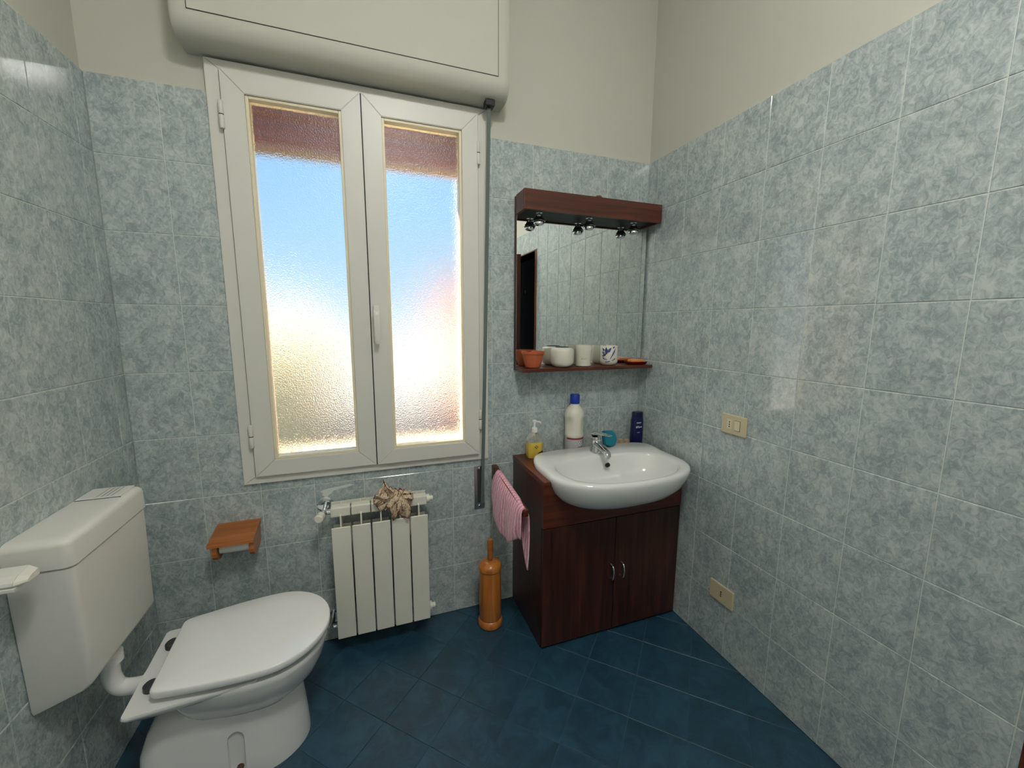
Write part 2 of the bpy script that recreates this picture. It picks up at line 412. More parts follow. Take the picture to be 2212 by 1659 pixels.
struct(obj('ceiling_hall', bx(XR+.14, XR+1.1, -3.1, -.6, 2.6, 2.7), M['hall']))
struct(obj('floor_hall', bx(XR+.14, XR+1.1, -3.1, -.6, -.12, 0), M['hall']))
struct(obj('trim_1', bx(XR+.005, XR+.14, DY0, DY1, -.05, .002), M['door_wood']))

# ------------------------------------------------------------------ window
win = struct(empty('window_1', (.864, 0, .79)))
FX0, FX1, FZ0, FZ1 = .350, 1.378, .786, 2.354
YFp = -.012
def miter_rails(name, x0, x1, z0, z1, wL, wR, wB, wT, y0, y1, mt, parent, b=.0015):
    """four mitred profiles round a rectangle"""
    i0, i1, k0, k1 = x0+wL, x1-wR, z0+wB, z1-wT; e = .0004
    quads = [[(x0, z0+e), (i0, k0+e), (i0, k1-e), (x0, z1-e)], [(x1, z0+e), (x1, z1-e), (i1, k1-e), (i1, k0+e)],
             [(x0+e, z0), (x1-e, z0), (i1-e, k0), (i0+e, k0)], [(x0+e, z1), (i0+e, k1), (i1-e, k1), (x1-e, z1)]]
    for q in quads:
        bm = prism(nb(), [(x, y0, z) for x, z in q], (0, y1-y0, 0))
        bmesh.ops.bevel(bm, geom=[e_ for e_ in bm.edges if all(abs(v.co.y-y1) < 1e-6 for v in e_.verts)], offset=b, segments=2, affect='EDGES')
        obj(name, bm, mt, parent)
miter_rails('frame_rail', FX0, FX1, FZ0, FZ1, .042, .042, .030, .030, .07, YFp, M['window_white'], win)
def sash(x0, x1, gx0, gx1, y):
    z0, z1, gz0, gz1 = .8185, 2.3210, .884, 2.249
    o = empty('sash', (0, 0, 0)); o.parent = win; o.location = Vector(((x0+x1)/2, 0, z0))-ORG[win.name]
    ORG[o.name] = Vector(((x0+x1)/2, 0, z0))
    miter_rails('rail', x0, x1, z0, z1, gx0-x0, x1-gx1, gz0-z0, z1-gz1, .035, y, M['window_white'], o, .002)
    bb = .011
    obj('glazing_bead', boxes([(gx0, gx0+bb, gz0, gz1), (gx1-bb, gx1, gz0, gz1), (gx0+bb, gx1-bb, gz0, gz0+bb), (gx0+bb, gx1-bb, gz1-bb, gz1)],
        lambda bm, a, b_, c, d: box(bm, a, b_, y+.008, .03, c, d, bev=.002)), M['bead'], o)
    obj('pane', bx(gx0+.002, gx1-.002, .006, .010, gz0+.002, gz1-.002), M['frost'], o)
    return o
sl = sash(.3965, .8605, .468, .790, -.026)
sr = sash(.8650, 1.3310, .937, 1.262, -.030)
obj('gasket', bx(.8605, .865, -.02, .03, .8165, 2.3235), M['gasket'], win)
obj('gasket', boxes([(.3925, 1.3355, .8160, .8185), (.3925, 1.3355, 2.3210, 2.3240), (.392, .3965, .8155, 2.3245), (1.3310, 1.336, .8155, 2.3245)],
    lambda bm, a, b_, c, d: box(bm, a, b_, -.006, .04, c, d)), M['gasket'], win)
for hx, s_ in ((.3935, 1), (1.3345, 1)):
    for hz in (2.168, .988):
        hb = lathe(nb(), [(.0075, 0), (.0085, .002), (.0085, .0425), (.0075, .045)], (hx, -.027, hz-.0465), n=14)
        lathe(hb, [(.0075, 0), (.0085, .002), (.0085, .0425), (.0075, .045)], (hx, -.027, hz+.0015), n=14)
        h = obj('hinge', hb, M['window_white'], win, smooth=True, angle=40)
        obj('hinge_ring', lathe(nb(), [(.0078, 0), (.0078, .003)], (hx, -.027, hz-.0015), n=14), M['black'], h)
hd = obj('handle_plate', bx(.873, .899, -.042, -.029, 1.425, 1.512, bev=.006, seg=3), M['window_white'], sr, smooth=True, angle=50)
hb = nb()
loft(hb, [[Vector((.886+sx*w_, y_+sy*t_, z_)) for sx, sy in ((-1, -1), (-.6, -1.25), (.6, -1.25), (1, -1), (1, 1), (-1, 1))]
          for z_, y_, w_, t_ in ((1.492, -.052, .010, .009), (1.482, -.06, .012, .010), (1.462, -.066, .0115, .008), (1.40, -.068, .0105, .007), (1.365, -.068, .010, .0065), (1.352, -.067, .006, .004))])
obj('handle_lever', hb, M['window_white'], sr, smooth=True, angle=60)
obj('handle_neck', lathe(nb(), [(.011, 0), (.011, .02)], (.886, -.04, 1.482), 'y', 16), M['window_white'], sr, smooth=True, angle=50)
# outside the window: reveal, sill and the rolled down end of the shutter
struct(obj('trim_2', boxes([(OX0-.03, OX0+.02, .07, .31, OZ0-.03, OZ1+.05), (OX1-.02, OX1+.03, .07, .31, OZ0-.03, OZ1+.05), (OX0-.03, OX1+.03, .07, .36, OZ0-.05, OZ0+.005)],
    lambda bm, a, b_, c, d, e, f_: box(bm, a, b_, c, d, e, f_)), M['reveal']))
sh = tag(empty('roller_shutter', (.864, .16, 2.11)), 'reddish brown roller shutter end hanging behind the frosted panes', 'shutter')
for k in range(6):
    z_ = 2.112+.041*k
    obj('slat', bx(OX0+.025, OX1-.025, .152, .165, z_, z_+.038, bev=.005), M['shutter' if k else 'shutter_end'], sh)

# roller shutter box above the window and its strap
sb = tag(empty('roller_shutter_box', (.87, 0, 2.36)), 'white painted roller shutter box with inset panel above the window', 'shutter box')
prof = [(.0098, 2.362)]
R_ = .055; BY, BZ = -.132, 2.360
prof += [(BY+R_, BZ)]
for k in range(1, 9):
    a = PI/2*k/8; prof.append((BY+R_-R_*math.sin(a), BZ+R_-R_*math.cos(a)))
prof += [(BY, ZC-.002), (.0098, ZC-.002)]
bm = nb(); xs = [.300, .308, .330, .40, 1.35, 1.415, 1.434, 1.442]
ins = [.010, .003, 0, 0, 0, 0, .003, .010]
loft(bm, [[Vector((x, min(.0098, p[0]+i_), p[1])) for p in prof] for x, i_ in zip(xs, ins)])
obj('body', bm, M['plaster'], sb, smooth=True, angle=35)
obj('panel_gap', boxes([(.349, .3515, 2.424, ZC-.01), (1.390, 1.3925, 2.424, ZC-.01), (.349, 1.3925, 2.424, 2.4265)], lambda bm, a, b_, c, d: box(bm, a, b_, BY-.0006, BY+.004, c, d)), M['gasket'], sb)
obj('access_panel', bx(.3515, 1.390, BY-.002, BY+.004, 2.4265, ZC-.01), M['plaster'], sb)
st = tag(empty('shutter_strap', (1.345, 0, .53)), 'grey shutter strap running down beside the window to a metal wall winder', 'strap')
obj('strap', loft(nb(), [[Vector((x+sx*.0075, y+sy*.0012, z)) for sx, sy in ((-1, -1), (1, -1), (1, 1), (-1, 1))] for x, y, z in ((1.372, -.066, 2.366), (1.367, -.052, 1.9), (1.357, -.034, 1.2), (1.345, -.016, .56))]), M['strap'], st)
obj('guide', bx(1.352, 1.392, -.088, -.046, 2.335, 2.362, bev=.004), M['black'], st)
pl = obj('winder_plate', bx(1.309, 1.360, -.006, 0, .529, .750, bev=.0015), M['steel'], st)
obj('slot', bx(1.3235, 1.3535, -.0068, -.005, .560, .735), M['dark_rubber'], pl)
for z_ in (.738, .545): obj('screw', lathe(nb(), [(.006, 0), (.006, .002), (.003, .0035)], (1.334, -.006, z_), 'y', 12), M['chrome'], pl)

# ------------------------------------------------------------------ radiator
ra = tag(empty('radiator', (.87, -.07, .08)), 'white five-section radiator with flat front panels under the window', 'radiator')
for k in range(5):
    x0 = .6685+.0799*k; x1 = x0+.0775; xc = (x0+x1)/2
    bm = nb()
    box(bm, x0-.0005, x1+.0005, -.098, -.055, .632, .674, bev=.005)           # top header
    box(bm, x0+.006, x1-.006, -.095, -.055, .095, .137, bev=.006)           # bottom header
    box(bm, xc-.003, xc+.003, -.116, -.03, .10, .644)                       # web
    box(bm, xc-.014, xc+.014, -.09, -.06, .12, .56)                         # water tube
    box(bm, x0+.003, x1-.003, -.036, -.033, .10, .57)                      # rear fin
    box(bm, x0-.001, x1+.001, -.036, -.033, .655, .676)
    box(bm, xc-.002, xc+.002, -.06, -.033, .62, .672)
    box(bm, x0+.004, x1-.004, -.108, -.1055, .12, .572)                     # inner fin
    el = obj('section', bm, M['radiator'], ra)
    obj('front_panel', bx(x0+.0015, x1-.0015, -.124, -.1165, .087, .597, bev=.0035, seg=3), M['radiator'], el)
for k in range(4): obj('joint_ring', lathe(nb(), [(.0235, 0), (.0235, .0026)], (.6685+.0799*(k+1)-.0027, -.075, .651), 'x', 20), M['dark_rubber'], ra)
for z_ in (.651, .116):
    bm = lathe(nb(), [(.020, 0), (.020, .012), (.012, .013), (.012, .028)], (1.066, -.075, z_), 'x', 18)
    obj('end_plug', bm, M['radiator'], ra, smooth=True, angle=40)
v = obj('valve_body', tube(tube(tube(nb(), [(.669, -.075, .651), (.640, -.075, .651)], .011), [(.642, -.005, .651), (.642, -.08, .651)], .009), [(.642, -.075, .651), (.636, -.10, .651)], .014), M['chrome'], ra, smooth=True, angle=50)
obj('valve_rosette', lathe(nb(), [(.034, 0), (.034, .004), (.026, .007), (.010, .008)], (.642, 0, .655), 'y', 28), M['chrome'], ra, smooth=True, angle=40)
obj('valve_knob', lathe(nb(), [(.013, 0), (.017, .004), (.0175, .034), (.013, .038), (.0125, .037), (.004, .037)], (0, 0, 0), 'y', 20, M=None), M['radiator'], ra, smooth=True, angle=40)
kn = bpy.data.objects[[o for o in bpy.data.objects.keys() if o.startswith('valve_knob')][-1]]
kn.location = Vector((.634, -.098, .651)) ; kn.data.transform(Matrix.Translation(ORG[ra.name])); kn.data.transform(Matrix.Rotation(math.radians(-12), 4, 'Z')); kn.location -= ORG[ra.name]
obj('return_valve', tube(tube(nb(), [(.669, -.075, .116), (.632, -.075, .116)], .011), [(.642, -.005, .116), (.642, -.085, .116)], .012), M['steel'], ra, smooth=True, angle=50)
obj('return_rosette', lathe(nb(), [(.032, 0), (.032, .003), (.012, .006)], (.642, 0, .118), 'y', 24), M['chrome'], ra, smooth=True, angle=40)

# scarf knotted and dropped on the radiator header
sc_root = tag(empty('scarf', (.925, -.11, .60)), 'crumpled beige and burgundy flowered cloth lying on the radiator', 'cloth')
KN = Vector((.932, -.114, .688))
def petal(kx, kz, ox, oz, w, folds, yo, pointed=False, depth=.007, ph=0.):
    K2 = Vector((kx, kz)); O2 = Vector((ox, oz)); d = O2-K2; L_p = d.length; d.normalize(); q = Vector((-d.y, d.x))
    bm = nb(); NU, NV = 13, 25; gr = []
    for i in range(NU):
        u_ = i/(NU-1); row = []
        ww = (.010+(w-.010)*math.sin(PI*min(1, u_*.5+.02))) if not pointed else (.008+w*math.sin(PI*(.12+.86*u_))**.8)*(1-.55*u_)
        for j in range(NV):
            v_ = 2*j/(NV-1)-1
            r_ = u_*L_p*(1-(.16 if not pointed else .30)*v_*v_*u_)
            p = K2+d*r_+q*(v_*ww*.5*1.0)
            y = KN.y+(yo-KN.y)*u_-.010*math.sin(PI*u_)+depth*min(1, u_*2)*math.cos(v_*PI*folds+ph)+.002*math.sin(9*u_+5*v_+ph)
            row.append(bm.verts.new((p.x, y, p.y+.003*math.sin(7*v_+ph)*u_)))
        gr.append(row)
    for i in range(NU-1):
        for j in range(NV-1): bm.faces.new((gr[i][j], gr[i+1][j], gr[i+1][j+1], gr[i][j+1]))
    rim_ = [r_[0].co.copy() for r_ in gr]+[v_.co.copy() for v_ in gr[-1][1:-1]]+[r_[-1].co.copy() for r_ in gr[::-1]]
    o = obj('fold', bm, M['scarf'], sc_root, smooth=True); md = o.modifiers.new('thickness', 'SOLIDIFY'); md.thickness = .0015
    obj('hem', tube(nb(), rim_[5:-5], .0012, 6), M['scarf_hem'], o, smooth=True)
petal(.898, .682, .884, .768, .060, .9, -.098, True, .010, .4)
petal(.912, .684, .864, .730, .058, 1.4, -.108, False, .009, 1.9)
petal(.914, .690, .840, .690, .052, 1.6, -.104, False, .010, .9)
petal(.912, .700, .858, .652, .056, 1.8, -.118, False, .009, 2.2)
petal(.905, .678, .926, .730, .046, 1.7, -.102, False, .009, 2.8)
petal(.936, .706, .890, .662, .050, 1.5, -.126, False, .008, 1.4)
petal(.930, .704, .916, .594, .052, .9, -.138, True, .011, 0.)
petal(.946, .700, .952, .636, .040, 1.2, -.130, False, .009, 1.1)
petal(.958, .704, .972, .604, .052, 1.2, -.134, False, .010, 2.6)
petal(.946, .690, .998, .664, .060, 1.6, -.112, False, .009, .3)
petal(.940, .680, .966, .716, .034, 1.3, -.098, False, .008, 2.0)
bm = nb(); rings = []
for k in range(25):      # the bow loop on the right
    a = 2*PI*k/24; rr_ = .017+.003*math.sin(3*a)
    rings.append([Vector((.978+rr_*math.cos(a)*1.1, y, .697+rr_*math.sin(a))) for y in (-.092, -.104, -.116-.004*math.sin(2*a), -.124)])
loft(bm, rings, closed=False)
o = obj('bow_loop', bm, M['scarf'], sc_root, smooth=True); md = o.modifiers.new('thickness', 'SOLIDIFY'); md.thickness = .0018
obj('knot', lathe(nb(), [(.004, -.014), (.013, -.008), (.016, 0), (.013, .008), (.004, .013)], KN+Vector((0, -.006, 0)), 'x', 16), M['scarf'], sc_root, smooth=True)

# ------------------------------------------------------------------ toilet paper holder
tp = tag(empty('toilet_paper_holder', (.32, 0, .54)), 'orange wooden toilet paper holder with sloping lid on the tiled wall', 'paper holder')
bm = prism(nb(), [(.243, 0, .632), (.243, 0, .618), (.243, -.125, .592), (.243, -.136, .596), (.243, -.136, .606), (.243, -.128, .611)], (.152, 0, 0))
obj('lid', bm, M['beech_x'], tp)
for x0 in (.252, .374):
    cheek = [(x0, -.002, .622), (x0, -.002, .548), (x0, -.03, .534)]
    for k in range(9):
        a = -PI*.5+PI*k/8*.95; cheek.append((x0, -.082-.040*math.cos(a), .566+.040*math.sin(a)))
    cheek.append((x0, -.09, .606))
    obj('cheek', prism(nb(), cheek, (.0165, 0, 0)), M['beech_x'], tp)
obj('roll', lathe(nb(), [(.004, -.003), (.004, 0), (.020, .0005), (.020, .100), (.004, .1005), (.004, .1035)], (.271, -.085, .568), 'x', 24), M['paper'], tp, smooth=True, angle=40)

# ------------------------------------------------------------------ cistern
ci = tag(empty('toilet_cistern', (.07, -.436, .45)), 'white plastic toilet cistern hung on the left tiled wall', 'cistern')
Y0, Y1 = -.617, -.256
def rrect(x0, x1, y0, y1, r, z, n=5, rb=.004):
    pts = []
    for cx, cy, a0, rr in ((x1, y1, 0, r), (x0, y1, 90, rb), (x0, y0, 180, rb), (x1, y0, 270, r)):
        sx = -1 if cx == x1 else 1; sy = -1 if cy == y1 else 1
        for k in range(n+1):
            a = math.radians(a0+90*k/n); pts.append(Vector((cx+sx*rr+rr*math.cos(a), cy+sy*rr+rr*math.sin(a), z)))
    return pts
def slant(ring, z_wall, z_front, x0=.009, x1=.134): return [Vector((p.x, p.y, z_wall+(z_front-z_wall)*(p.x-x0)/(x1-x0))) for p in ring]
bm = loft(nb(), [slant(rrect(.009, .112, Y0+.018, Y1-.018, .012, 0), .452, .499), slant(rrect(.009, .124, Y0+.008, Y1-.008, .016, 0), .456, .503),
                 slant(rrect(.009, .130, Y0+.004, Y1-.004, .018, 0), .468, .514), rrect(.009, .134, Y0, Y1, .018, .80), rrect(.009, .134, Y0, Y1, .018, .835), rrect(.009, .128, Y0+.006, Y1-.006, .016, .8385)])
obj('tank', bm, M['cistern'], ci, smooth=True, angle=40)
bm = loft(nb(), [rrect(.009, .128, Y0+.006, Y1-.006, .016, .8386), rrect(.009, .138, Y0-.003, Y1+.003, .02, .842), rrect(.009, .138, Y0-.003, Y1+.003, .02, .896),
                 rrect(.009, .1365, Y0-.0015, Y1+.0015, .02, .904), rrect(.009, .132, Y0+.003, Y1-.003, .02, .910), rrect(.009, .125, Y0+.010, Y1-.010, .02, .9135), rrect(.009, .115, Y0+.02, Y1-.02, .02, .915)])
lid = obj('lid', bm, M['cistern'], ci, smooth=True, angle=50)
bm = bx(.012, .118, -.352, -.264, .9135, .9185, bev=.003)
pb = obj('flush_button', bm, M['cistern'], ci)
obj('button_gap', bx(.012, .120, -.3545, -.352, .9135, .916), M['dark_rubber'], ci)
for k in range(4): obj('groove', bx(.058+.012*k, .0602+.012*k, -.345, -.272, .9178, .9190), M['steel'], pb)
obj('flush_pipe', tube(nb(), [(.078, -.436, .50), (.078, -.436, .42), (.079, -.436, .385), (.092, -.436, .352), (.125, -.435, .340), (.18, -.432, .340), (.215, -.430, .340)], .0235, 18, 6), M['ceramic'], ci, smooth=True)
obj('pipe_nut', lathe(nb(), [(.034, 0), (.034, .026), (.028, .03)], (.078, -.436, .437), n=20), M['ceramic'], ci, smooth=True, angle=40)

# ------------------------------------------------------------------ toilet
to = tag(empty('toilet', (.218, -.429, 0), .062), 'white ceramic floor-standing toilet with its lid closed', 'toilet')
def half(x, x0, x1, xm, wb, wm):
    if x < xm: return wb+(wm-wb)*math.sin(PI/2*(x-x0)/(xm-x0))
    return wm*math.sqrt(max(0, 1-((x-xm)/(x1-xm))**2))
def dring(x0, x1, xm, wb, wm, z, rc=.02, n1=9, n2=18):
    """D-shaped ring: straight back at x0 with rounded corners, round front at x1"""
    xs = [x0+rc*(1-math.cos(PI/2*k/4)) for k in range(5)]
    ws = [half(x0+rc, x0, x1, xm, wb, wm)-rc+rc*math.sin(PI/2*k/4) for k in range(5)]
    for k in range(1, n1): x = x0+rc+(xm-x0-rc)*k/n1; xs.append(x); ws.append(half(x, x0, x1, xm, wb, wm))
    for k in range(n2): x = xm+(x1-xm)*math.sin(PI/2*k/n2); xs.append(x); ws.append(half(x, x0, x1, xm, wb, wm))
    L1 = [Vector((x, w_, z)) for x, w_ in zip(xs, ws)]
    return L1+[Vector((x1, 0, z))]+[Vector((p.x, -p.y, z)) for p in L1[::-1]]
# lid
bm = loft(nb(), [dring(.001, .456, .275, .152, .187, .398), dring(-.001, .459, .275, .1535, .189, .402), dring(-.001, .459, .275, .1535, .189, .4175), dring(.0005, .457, .275, .152, .187, .4203),
                 dring(.004, .453, .275, .149, .184, .4215), dring(.06, .38, .23, .10, .125, .4245), dring(.12, .30, .2, .05, .06, .4255)])
obj('lid', bm, M['seat'], to, smooth=True, angle=60, local=True)
bm = loft(nb(), [dring(.03, .415, .26, .115, .145, .377), dring(.03, .415, .26, .115, .145, .3975)])
obj('seat', bm, M['seat'], to, smooth=True, angle=60, local=True)
# bowl
bm = loft(nb(), [dring(.10, .355, .24, .075, .095, .205), dring(.085, .385, .25, .095, .118, .235), dring(.065, .418, .26, .120, .148, .275), dring(.05, .437, .268, .137, .168, .32),
                 dring(.04, .445, .272, .146, .178, .355), dring(.038, .447, .273, .148, .180, .368), dring(.042, .443, .272, .145, .177, .376)])
obj('bowl', bm, M['ceramic'], to, smooth=True, angle=60, local=True)
def rr(x0, x1, w, z, r=.03): return [Vector((p.x, p.y, z)) for p in rrect(x0, x1, -w, w, r, z, 5, r)]
bm = loft(nb(), [rr(.02, .26, .135, .338, .03), rr(-.03, .26, .160, .350, .02), rr(-.056, .26, .172, .366, .014), rr(-.060, .26, .175, .374, .012), rr(-.058, .26, .173, .380, .012)])
obj('rear_deck', bm, M['ceramic'], to, smooth=True, angle=60, local=True)
bm = loft(nb(), [dring(-.085, .372, .22, .115, .122, 0, .06), dring(-.085, .372, .22, .115, .122, .02, .06), dring(-.083, .368, .22, .112, .118, .08, .06), dring(-.078, .362, .22, .106, .110, .15, .06),
                 dring(-.06, .358, .22, .100, .106, .20, .06), dring(-.03, .356, .22, .092, .104, .235, .06), dring(.02, .35, .22, .08, .10, .262, .05)])
pd = obj('pedestal', bm, M['ceramic'], to, smooth=True, angle=60, local=True)
# fixing recess with its bolt on the near side
bm = nb()
outl = [(.175+.026*math.cos(PI*k/10), .150+.030*math.sin(PI*k/10)) for k in range(11)]+[(.149, .02), (.201, .02)]
loft(bm, [[Vector((x, -.150, z)) for x, z in outl], [Vector((.175+(x-.175)*.86, -.100, .02+(z-.02)*.93)) for x, z in outl]])
cut = obj('cutter', bm, M['ceramic'], to, local=True)
bo = pd.modifiers.new('recess', 'BOOLEAN'); bo.object = cut; bo.operation = 'DIFFERENCE'; bo.solver = 'EXACT'
dg = bpy.context.evaluated_depsgraph_get(); me2 = bpy.data.meshes.new_from_object(pd.evaluated_get(dg))
pd.modifiers.clear(); pd.data = me2; bpy.data.objects.remove(cut)
me2.set_sharp_from_angle(angle=math.radians(50))
obj('fixing_bolt', lathe(nb(), [(.010, 0), (.010, .008), (.006, .012)], (.178, -.098, .034), 'y', 12), M['door_wood'], to, local=True)
for y_ in (-.085, .085):
    obj('hinge', lathe(nb(), [(.021, 0), (.021, .014), (.017, .018)], (-.016, y_, .380), n=20), M['dark_rubber'], to, smooth=True, angle=40, local=True)
obj('flush_spigot', lathe(nb(), [(.030, 0), (.030, .03)], (-.065, 0, .340), 'x', 20), M['ceramic'], to, smooth=True, angle=40, local=True)
for y_, x_ in ((-.17, .20),): obj('bumper', bx(x_, x_+.012, y_-.003, y_+.003, .36, .374, bev=.002), M['seat'], to, local=True)

# arm sticking out of the left wall at the edge of the picture
sa = tag(empty('wall_shelf', (.05, -.69, .86)), 'small white plastic shelf on the left wall in front of the cistern', 'shelf')
def arm(x0, x1, k0, k1, prof):
    r0 = [Vector((x0, -.69+(y+.69)*k0, .870+(z-.870)*k0)) for y, z in prof]; r1 = [Vector((x1, -.69+(y+.69)*k1, .870+(z-.870)*k1)) for y, z in prof]
    return loft(nb(), [r0, r1])
obj('board', arm(.009, .090, 1, 1, [(-.665, .886), (-.662, .880), (-.662, .862), (-.716, .862), (-.718, .866), (-.716, .872), (-.700, .881)]), M['cistern'], sa)
obj('end_cap', arm(.0905, .110, .98, .62, [(-.665, .886), (-.662, .880), (-.662, .862), (-.716, .862), (-.718, .866), (-.716, .872), (-.700, .881)]), M['radiator'], sa)
obj('lower_lip', bx(.009, .092, -.719, -.664, .851, .8605, bev=.002), M['cistern'], sa)

# ------------------------------------------------------------------ toilet brush
tb = tag(empty('toilet_brush', (1.347, -.142, 0)), 'turned orange wooden toilet brush holder with handle standing on the floor', 'toilet brush')
c = (1.347, -.142, 0)
obj('holder', lathe(nb(), [(.052, 0), (.058, .006), (.060, .022), (.056, .034), (.051, .038), (.053, .044), (.0525, .16), (.050, .285)], c, n=36), M['beech_z'], tb, smooth=True, angle=35)
obj('lid', lathe(nb(), [(.048, .286), (.054, .290), (.055, .304), (.049, .318), (.030, .328), (.016, .331)], c, n=36), M['beech_z'], tb, smooth=True, angle=40)
obj('handle', lathe(nb(), [(.011, .330), (.012, .345), (.0145, .40), (.0145, .425), (.012, .436), (.004, .439)], c, n=20), M['beech_x'], tb, smooth=True, angle=40)

# ------------------------------------------------------------------ vanity cabinet
VX0, VX1, VY, VZ = 1.512, 2.240, -.378, .785
va = tag(empty('vanity_cabinet', (1.876, -.19, 0)), 'dark walnut bathroom vanity cabinet with two doors under the sink', 'cabinet')
SC = Vector((1.878, -.25)); NS = 72
def sink_outline(s, z, wave=0):
    pts = []
    for k in range(NS):
        a = 2*PI*k/NS; c_, s_ = math.cos(a), math.sin(a)
        if s_ < 0: e = 2/2.5; x = .340*math.copysign(abs(c_)**e, c_); y = -.355-.222*abs(s_)**e
        else: e = 2/5.5; x = .340*math.copysign(abs(c_)**e, c_); y = -.355+.248*abs(s_)**e
        dz = wave*smoothstep((y+.27)/.12)
        pts.append(Vector((SC.x+x*s, SC.y+(y-SC.y)*s, z+dz)))
    return pts
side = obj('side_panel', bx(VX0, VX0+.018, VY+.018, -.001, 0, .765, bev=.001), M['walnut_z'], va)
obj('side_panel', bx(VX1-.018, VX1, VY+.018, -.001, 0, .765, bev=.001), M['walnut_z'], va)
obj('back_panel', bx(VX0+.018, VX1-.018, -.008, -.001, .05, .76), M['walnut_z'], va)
obj('bottom_panel', bx(VX0+.018, VX1-.018, VY+.02, -.01, .03, .048), M['walnut_x'], va)
# top board as a frame round the sink
obj('top_board', boxes([(VX0-.002, 1.572, VY-.004, 0), (1.572, 2.186, -.118, 0), (2.186, VX1, VY-.004, 0)], lambda bm, a, b_, c_, d: box(bm, a, b_, c_, d, .766, VZ, bev=.002)), M['walnut_y'], va)
# front apron with the curved cut for the bowl
ap = [(VX0, .574), (VX1, .574), (VX1, .768), (2.190, .768)]
nA = 24
for k in range(nA+1):
    a = PI*k/nA; cx_ = math.cos(a); ap.append((1.878+.312*math.copysign(abs(cx_)**.8, cx_), .768-.122*math.sin(a)**.8))
ap += [(1.566, .768), (VX0, .768)]
ap2 = []
for p in ap:
    if not ap2 or (abs(p[0]-ap2[-1][0])+abs(p[1]-ap2[-1][1])) > 1e-4: ap2.append(p)
bm = nb(); lo = []; 
# strips between the bottom edge and the cut
topl = sorted(ap2[2:], key=lambda p: p[0])
fr = [bm.verts.new((x, VY, z)) for x, z in topl]; frb = [bm.verts.new((x, VY, .574)) for x, z in topl]
bk = [bm.verts.new((x, VY+.018, z)) for x, z in topl]; bkb = [bm.verts.new((x, VY+.018, .574)) for x, z in topl]
for i in range(len(topl)-1):
    if abs(topl[i+1][0]-topl[i][0]) < 1e-6: continue
    bm.faces.new((frb[i], frb[i+1], fr[i+1], fr[i])); bm.faces.new((bkb[i+1], bkb[i], bk[i], bk[i+1]))
    bm.faces.new((fr[i], fr[i+1], bk[i+1], bk[i])); bm.faces.new((frb[i+1], frb[i], bkb[i], bkb[i+1]))
bm.faces.new((frb[0], fr[0], bk[0], bkb[0])); bm.faces.new((fr[-1], frb[-1], bkb[-1], bk[-1]))
obj('front_apron', bm, M['walnut_x'], va)
for i, (a, b_) in enumerate(((VX0+.002, 1.875), (1.878, VX1-.002))):
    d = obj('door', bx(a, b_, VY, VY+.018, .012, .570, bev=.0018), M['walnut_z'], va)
    hx = 1.858 if i == 0 else 1.914
    obj('handle', tube(nb(), [(hx, VY, .272), (hx, VY-.018, .278), (hx, VY-.024, .300), (hx, VY-.024, .318), (hx, VY-.018, .338), (hx, VY, .344)], .0042, 10, 5), M['chrome'], d, smooth=True)

# sink
sk = tag(empty('sink', (1.878, -.33, .70)), 'white ceramic semi-recessed washbasin projecting from the walnut cabinet', 'sink')
def basin(s, z, yc=-.385):
    pts = []
    for k in range(NS):
        a = 2*PI*k/NS; c_, s_ = math.cos(a), math.sin(a)
        if s_ < 0: e = 2/2.4; x = .288*math.copysign(abs(c_)**e, c_); y = -.36-.190*abs(s_)**e
        else: e = 2/2.8; x = .288*math.copysign(abs(c_)**e, c_); y = -.36+.140*abs(s_)**e
        pts.append(Vector((1.878+x*s, yc+(y-yc)*s, z)))
    return pts
W_ = .010
bm = loft(nb(), [sink_outline(.30, .640), sink_outline(.52, .646), sink_outline(.70, .664), sink_outline(.84, .694), sink_outline(.93, .730), sink_outline(.98, .768), sink_outline(1.0, .792, W_),
                 sink_outline(1.0, .802, W_), sink_outline(.99, .811, W_), sink_outline(.965, .815, W_)], cap1=False)
rim = [v.co.copy() for v in bm.verts][-NS:]
inner = [(1.03, .8135), (1.0, .811), (.975, .802), (.94, .78), (.88, .745), (.78, .712), (.6, .692), (.3, .684), (.1, .682)]
loft(bm, [rim]+[basin(s, z) for s, z in inner], cap0=False)
bmesh.ops.remove_doubles(bm, verts=bm.verts, dist=1e-5)
obj('basin', bm, M['ceramic'], sk, smooth=True, angle=75)
ovc = Vector((1.900, -.258, .775))
obj('overflow_hole', lathe(nb(), [(.0105, -.012), (.0105, .0015), (.007, .0016)], ovc, 'y', 18, M=Matrix.Rotation(math.radians(-32), 3, 'X')), M['black'], sk)
obj('drain', lathe(nb(), [(.03, .683), (.03, .686), (.022, .6875), (.004, .688)], (1.878, -.385, 0), n=24), M['chrome'], sk, smooth=True, angle=40)

# tap
ta = tag(empty('tap', (1.878, -.178, .815)), 'chrome single-lever mixer tap on the sink deck', 'tap')
tz = .824
obj('base', lathe(nb(), [(.027, tz-.008), (.027, tz+.004), (.024, tz+.010), (.0235, tz+.05), (.025, tz+.062), (.022, tz+.072)], (1.878, -.178, 0), n=28), M['chrome'], ta, smooth=True, angle=45)
bm = loft(nb(), [[Vector((1.878+wx*w_, y_, z_+wz*h_)) for wx, wz in ((math.cos(2*PI*k/16), math.sin(2*PI*k/16)) for k in range(16))]
                 for y_, z_, w_, h_ in ((-.180, tz+.038, .022, .018), (-.205, tz+.036, .020, .015), (-.245, tz+.028, .017, .012), (-.278, tz+.018, .0155, .011), (-.292, tz+.010, .014, .010), (-.298, tz+.006, .010, .007))])
obj('spout', bm, M['chrome'], ta, smooth=True, angle=60)
obj('aerator', lathe(nb(), [(.0115, tz-.008), (.0125, tz+.006), (.0115, tz+.010)], (1.878, -.284, 0), n=18), M['chrome'], ta, smooth=True, angle=40)
